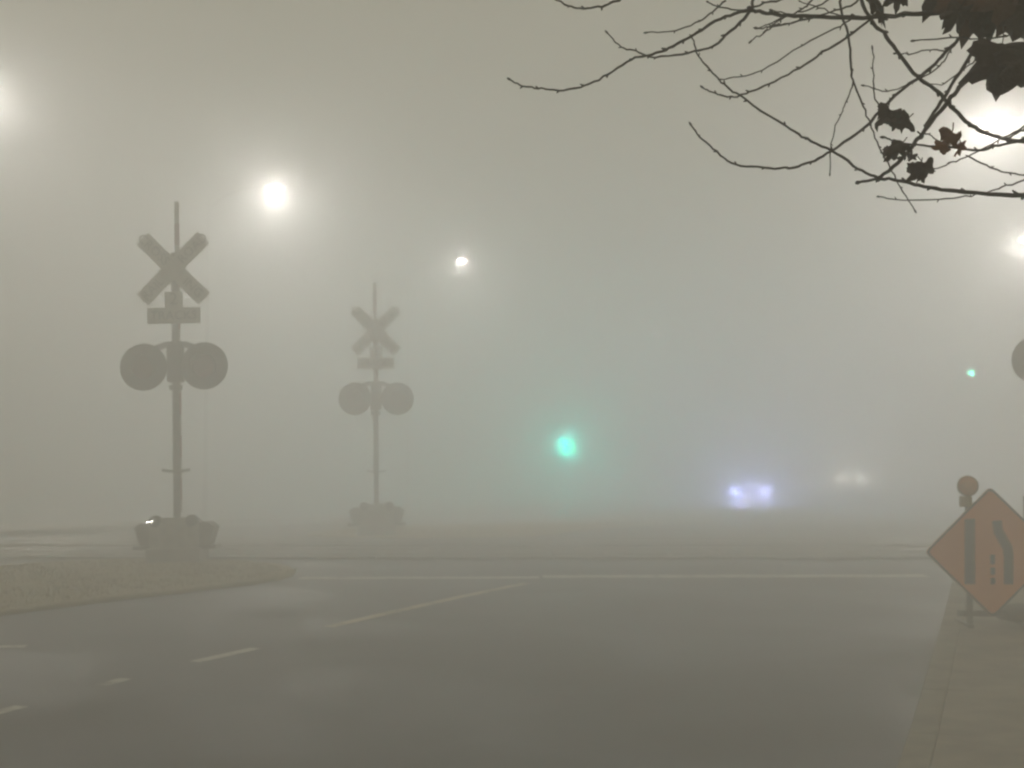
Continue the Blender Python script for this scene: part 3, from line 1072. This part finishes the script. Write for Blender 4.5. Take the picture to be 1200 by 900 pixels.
# twigs: pixel polylines from root to tip, depth at root and tip, thickness in pixels at root and tip
T = [
    ('H1', [(1200, 8), (1115, 14), (1060, 17), (1000, 21), (940, 19), (905, 17), (880, 11)], 4.6, 4.5, 8, 5),
    ('', [(880, 11), (850, 20), (822, 35), (800, 48), (780, 58), (760, 64), (740, 70), (712, 87), (685, 100), (655, 106), (630, 103), (613, 101), (597, 93)], 4.5, 4.2, 4.6, 2.0),
    ('', [(880, 11), (868, 26), (850, 42), (835, 54), (806, 62), (768, 67), (745, 60), (728, 55), (712, 38)], 4.5, 4.6, 4.6, 1.8),
    ('', [(850, 0), (835, 14), (820, 25), (790, 36), (757, 38)], 4.55, 4.4, 2.8, 1.6),
    ('H3', [(770, -20), (725, 0), (705, 7), (684, 11), (666, 7), (650, -2), (640, -10)], 4.7, 4.3, 4, 2),
    ('', [(1000, 21), (985, 30), (940, 53), (893, 83), (870, 89), (845, 93)], 4.57, 4.7, 2.6, 1.6),
    ('H3', [(1040, -4), (1000, 38), (963, 62), (937, 80), (902, 98), (878, 108), (856, 114), (838, 109), (823, 103)], 4.6, 4.4, 3.8, 2.0),
    ('', [(1030, 209), (1005, 197), (975, 177), (945, 163), (920, 147), (875, 118), (850, 100), (832, 82), (819, 65), (811, 43)], 4.45, 4.2, 4.2, 1.8),
    ('H2', [(1200, 229), (1130, 225), (1090, 220), (1060, 213), (1030, 209), (1006, 214)], 4.55, 4.4, 7, 3.5),
    ('H1', [(1175, 5), (1150, 25), (1130, 40), (1112, 57), (1090, 80), (1050, 112), (1012, 150), (975, 176), (950, 190), (925, 197), (895, 196), (862, 193), (840, 178), (820, 160), (810, 146)], 4.75, 4.5, 6, 2.0),
    ('H3', [(988, -10), (994, 40), (998, 80), (1000, 97), (1010, 120), (1020, 145), (1030, 172), (1043, 196), (1055, 220), (1072, 246)], 4.7, 4.9, 3.6, 1.8),
    ('', [(1000, 97), (992, 118), (985, 135), (974, 168), (972, 203)], 4.77, 4.7, 2.0, 1.4),
    ('H3', [(1010, -14), (1022, 25), (1035, 38), (1055, 65), (1075, 90), (1100, 108), (1115, 125), (1135, 145), (1155, 156), (1180, 163), (1215, 168)], 4.85, 4.65, 5.4, 5.0),
    ('H1', [(1172, 18), (1161, 43), (1145, 77), (1128, 99), (1111, 118), (1088, 147), (1072, 168), (1057, 186), (1030, 209)], 4.6, 4.45, 7.5, 4.5),
    ('H1', [(1168, 16), (1156, 36), (1134, 69), (1111, 107), (1091, 137), (1080, 158)], 4.68, 4.55, 6, 4),
    ('', [(1125, 42), (1113, 60), (1100, 78), (1070, 97), (1040, 107), (1013, 100)], 4.72, 4.6, 2.4, 1.5),
    ('', [(1146, 70), (1130, 80), (1107, 98), (1085, 98)], 4.66, 4.8, 2.2, 1.4),
    ('H2', [(1210, 45), (1180, 43), (1150, 46), (1115, 44), (1070, 48)], 4.5, 4.35, 2.8, 2.0),
    ('', [(1109, 60), (1090, 58), (1065, 63), (1049, 63)], 4.72, 4.6, 2.2, 1.8),
    ('H2', [(1225, 155), (1200, 163), (1165, 172), (1145, 176), (1110, 172), (1075, 170), (1048, 165), (1036, 160)], 4.5, 4.4, 4.6, 2.4),
    ('', [(1200, 149), (1170, 165), (1135, 183), (1112, 192), (1095, 198)], 4.5, 4.3, 2.6, 1.5),
    ('', [(1135, 183), (1160, 196), (1183, 203), (1215, 207)], 4.4, 4.3, 2.4, 2.2),
    ('H2', [(1215, 208), (1180, 218), (1160, 224), (1138, 229), (1100, 234), (1050, 235), (1030, 230)], 4.5, 4.25, 2.8, 1.5),
    ('', [(1040, 146), (1032, 130), (1024, 105), (1024, 80), (1023, 57)], 4.45, 4.4, 2.4, 1.6),
    ('H3', [(1010, -6), (980, 12), (950, 22), (915, 30), (888, 34)], 4.6, 4.5, 3.2, 2),
    ('H3', [(960, -8), (940, 11), (915, 22), (898, 37), (880, 47)], 4.62, 4.45, 3.2, 1.6),
    ('H3', [(930, -10), (895, 4), (870, 12), (842, 8), (829, 3)], 4.65, 4.45, 3.6, 1.8),
    ('H3', [(900, -14), (880, 11)], 4.68, 4.5, 4.2, 4.0),
    ('', [(948, 20), (925, 27), (903, 30), (895, 38)], 4.52, 4.45, 2.4, 1.5),
    ('', [(920, 18), (905, 26), (892, 32)], 4.5, 4.4, 2.0, 1.4),
    ('H3', [(980, -10), (955, 8), (930, 16), (905, 12)], 4.7, 4.55, 2.8, 1.6),
    ('', [(990, 21), (960, 9), (938, 2)], 4.57, 4.65, 2.2, 1.4),
    ('H3', [(1085, -12), (1092, 4), (1098, 11)], 4.7, 4.6, 2.4, 1.5),
    ('H1', [(1225, 40), (1195, 30), (1172, 20), (1150, 12)], 4.7, 4.6, 10, 7),
    ('', [(1180, 163), (1200, 152), (1230, 143)], 4.66, 4.7, 3.0, 3.2),
    ('', [(1200, 229), (1190, 225), (1186, 223)], 4.55, 4.5, 2.6, 1.6),
    ('', [(1075, 155), (1088, 158), (1105, 168)], 4.45, 4.4, 2.2, 1.6),
]
hubs = {'H1': HUB1, 'H2': HUB2, 'H3': HUB3}
for hub, pts, d0, d1, w0, w1 in T:
    d0, d1 = d0 * DS, d1 * DS
    P = []
    n = len(pts)
    for i, q in enumerate(pts):
        s_ = i / (n - 1)
        P.append(at(q[0], q[1], d0 + (d1 - d0) * s_))
    if hub:
        P = [hubs[hub]] + P
    C = curve(P, 5)
    m = len(C)
    C = [c + Vector((random.gauss(0, 1), random.gauss(0, 1), random.gauss(0, 1))) * 0.0007 for c in C]
    rad = [0.5 * ((w0 + (w1 - w0) * (i / (m - 1)) ** 0.8) * 0.88) * (d0 / F) * random.uniform(0.9, 1.1) for i in range(m)]
    mb = MB().tube(C, rad, 7)
    # buds at the nodes: short swollen spurs alternating from side to side
    side = 1
    for i in range(1, len(P)):
        if i == len(P) - 1:
            idx = m - 1
        else:
            idx = i * 5
        c = C[idx]
        r0 = rad[idx]
        tdir = (C[min(idx + 1, m - 1)] - C[max(idx - 1, 0)]).normalized()
        nrm = tdir.cross(FWD).normalized() * side
        side = -side
        if idx == m - 1:
            e = c + tdir * (0.005 + r0)
            mb.tube([c - tdir * 0.003, c + tdir * 0.002, e - tdir * 0.002, e], [r0, r0 * 1.7, r0 * 1.2, r0 * 0.3], 6)
        else:
            dirn = (nrm + tdir * 0.9 + FWD * random.uniform(-0.5, 0.5)).normalized()
            ln = random.uniform(0.002, 0.0055) + r0
            mb.tube([c, c + dirn * ln * 0.5, c + dirn * ln], [r0 * 1.15, r0 * 0.95, r0 * 0.45], 6)
    o = mb.build('twig', 'twig')
    o.data.transform(Matrix.Translation(inv))
    o.parent = tree


def leaf_mesh(size, curl, fold, seed, elong=1.0):
    """lobed plane-tree leaf, stalk end at the origin, tip along -z, with thickness"""
    rnd = random.Random(seed)
    lob = [(0, 1.0), (18, 0.70), (27, 0.52), (42, 0.78), (55, 0.95), (70, 0.66), (84, 0.52), (100, 0.66), (118, 0.74), (140, 0.50), (165, 0.28)]
    out = []
    for a, r in lob:
        out.append((a, r * rnd.uniform(0.86, 1.1)))
    full = [(a, r) for a, r in out] + [(360 - a, r * rnd.uniform(0.88, 1.1)) for a, r in reversed(out[1:])]
    # saw teeth
    fine = []
    n = len(full)
    for i in range(n):
        a0, r0 = full[i]
        a1, r1 = full[(i + 1) % n]
        if a1 < a0:
            a1 += 360
        fine.append((a0, r0))
        fine.append(((a0 + a1) / 2, (r0 + r1) / 2 * rnd.uniform(0.88, 1.02)))
    rings = [0.0, 0.35, 0.7, 1.0]
    vs_ = []
    for rr in rings[1:]:
        for a, r in fine:
            q = R(a)
            x = math.sin(q) * r * rr * elong
            z = -math.cos(q) * r * rr - 0.35
            y = fold * abs(x) + curl * (z + 0.35) ** 2 + 0.10 * math.sin(a * 0.11 + seed) * rr * r
            vs_.append(Vector((x, y, z)) * size)
    k = len(fine)
    c0 = len(vs_)
    vs_.append(Vector((0, 0, -0.35)) * size)
    fs = []
    for i in range(k):
        j = (i + 1) % k
        fs.append((c0, i, j))
        for q in range(2):
            fs.append((q * k + i, (q + 1) * k + i, (q + 1) * k + j, q * k + j))
    th = Vector((0, 0.0008, 0))
    m = len(vs_)
    vs2 = vs_ + [v + th for v in vs_]
    fs2 = fs + [tuple(reversed([i + m for i in f])) for f in fs]
    fs2 += [(2 * k + i, 2 * k + (i + 1) % k, m + 2 * k + (i + 1) % k, m + 2 * k + i) for i in range(k)]
    return vs2, fs2


def leaf(px, py, d, size_px, rz, tilt, curl, fold, m_='leaf', elong=1.0, seed=None):
    seed = seed if seed is not None else int(px * 7 + py)
    d = d * DS
    s_ = size_px * d / F / 1.35 * (0.8 if curl > 0.5 else 0.95)
    vs_, fs = leaf_mesh(s_, curl, fold, seed, elong)
    if curl > 0.5:
        # a shrivelled leaf: rolled up round a slanting axis and crumpled
        rnd = random.Random(seed)
        k_ = rnd.uniform(2.2, 3.4) / s_
        out_ = []
        for v in vs_:
            a_ = (v.x + 0.35 * (v.z + 0.35 * s_)) * k_
            r_ = 1.0 / k_ * (1 + 0.25 * math.sin(v.z / s_ * 7 + seed))
            q_ = Vector((math.sin(a_) * r_ * 1.5 + v.x * 0.35, (1 - math.cos(a_)) * r_ + v.y * 0.4,
                         v.z + 0.16 * s_ * math.sin(a_ * 1.7 + seed)))
            out_.append(q_)
        vs_ = out_
    mb = MB().add(vs_, fs, True)
    mb.tube([(0, 0, -0.3 * s_), (0.03 * s_, 0.02 * s_, 0.1 * s_), (0, 0, 0.4 * s_)], 0.0008, 5)
    o = mb.build('leaf', m_)
    o.parent = tree
    o.location = at(px, py, d) - tb
    o.rotation_euler = (Matrix.Rotation(YAW, 3, 'Z') @ Matrix.Rotation(R(rz), 3, 'Y') @ Matrix.Rotation(R(tilt), 3, 'X') @ Matrix.Rotation(R(random.uniform(-25, 25)), 3, 'Z')).to_euler()
    return o


# the cluster at the corner: (pixel of the stalk end, depth, size, turn, tilt)
leaf(1174, 48, 4.30, 80, 4, 5, 0.10, 0.10, seed=3)
leaf(1158, 60, 4.33, 52, -6, 8, 0.12, 0.2, elong=0.6)
leaf(1200, 52, 4.26, 76, -6, -12, 0.15, 0.15, seed=11)
leaf(1150, -30, 4.45, 88, 14, 10, 0.1, 0.2, 'leaf_brown')
leaf(1128, -22, 4.50, 74, -12, -10, 0.2, 0.15)
leaf(1108, -34, 4.55, 66, 20, 12, 0.2, 0.1)
leaf(1168, -40, 4.40, 90, -20, 0, 0.12, 0.2)
leaf(1190, -34, 4.35, 84, 8, 16, 0.15, 0.12, 'leaf_brown')
leaf(1212, -10, 4.38, 80, 26, -8, 0.15, 0.2)
leaf(1145, 0, 4.42, 56, -38, 20, 0.3, 0.3)
leaf(1128, 4, 4.47, 46, 30, -10, 0.4, 0.3, elong=0.7)
leaf(1170, 0, 4.52, 56, 48, 10, 0.2, 0.3)
leaf(1200, 4, 4.5, 58, -50, 10, 0.2, 0.3)
leaf(1056, -24, 4.5, 48, 6, 10, 0.3, 0.4, elong=0.55)
leaf(1020, -10, 4.55, 44, -24, 10, 0.4, 0.6, elong=0.40)
leaf(1030, 10, 4.55, 26, -20, 10, 0.4, 0.6, elong=0.45)
# shrivelled leaves hanging among the lower twigs
leaf(1041, 124, 4.40, 42, 8, 15, 0.7, 0.9, elong=0.55)
leaf(1064, 138, 4.42, 34, 52, 10, 0.8, 0.7, elong=0.55)
leaf(1054, 144, 4.36, 22, 75, 10, 0.8, 0.7, elong=0.6)
leaf(1058, 166, 4.35, 34, 44, -10, 0.6, 0.6, elong=0.75)
leaf(1046, 172, 4.38, 26, 4, 20, 0.6, 0.9, elong=0.6)
leaf(1116, 152, 4.30, 36, 4, 20, 0.6, 0.7, 'leaf_rust', elong=0.62)
leaf(1112, 170, 4.31, 24, 60, -10, 0.8, 0.6, 'leaf_rust', elong=0.6)
leaf(1126, 168, 4.31, 20, -20, 10, 0.8, 0.6, 'leaf_rust', elong=0.5)
leaf(1080, 190, 4.33, 36, -38, 10, 0.8, 0.8, elong=0.5)
leaf(1079, 192, 4.36, 32, 12, 10, 0.8, 0.5, elong=0.7)
leaf(1068, 180, 4.38, 14, -10, 10, 0.8, 0.5, elong=0.7)
tag(tree, 'bare street tree with thin dark twigs and a few dead brown leaves', 'tree')

# ------------------------------------------------------------------ the fog itself: one closed box of even haze
hz = MB().box((0, 118, 4.5), (640, 400, 11.4)).build('haze', 'earth')
hm = bpy.data.materials.new('fog')
hm.use_nodes = True
nt = hm.node_tree
for n_ in list(nt.nodes):
    nt.nodes.remove(n_)
out = nt.nodes.new('ShaderNodeOutputMaterial')
pv = nt.nodes.new('ShaderNodeVolumePrincipled')
pv.inputs['Color'].default_value = FOG_COLOR
pv.inputs['Density'].default_value = FOG_DENSITY
pv.inputs['Anisotropy'].default_value = FOG_G
nt.links.new(pv.outputs['Volume'], out.inputs['Volume'])
hz.data.materials.clear()
hz.data.materials.append(hm)
tag(hz, 'dense grey night fog filling the street', 'fog', kind='stuff')
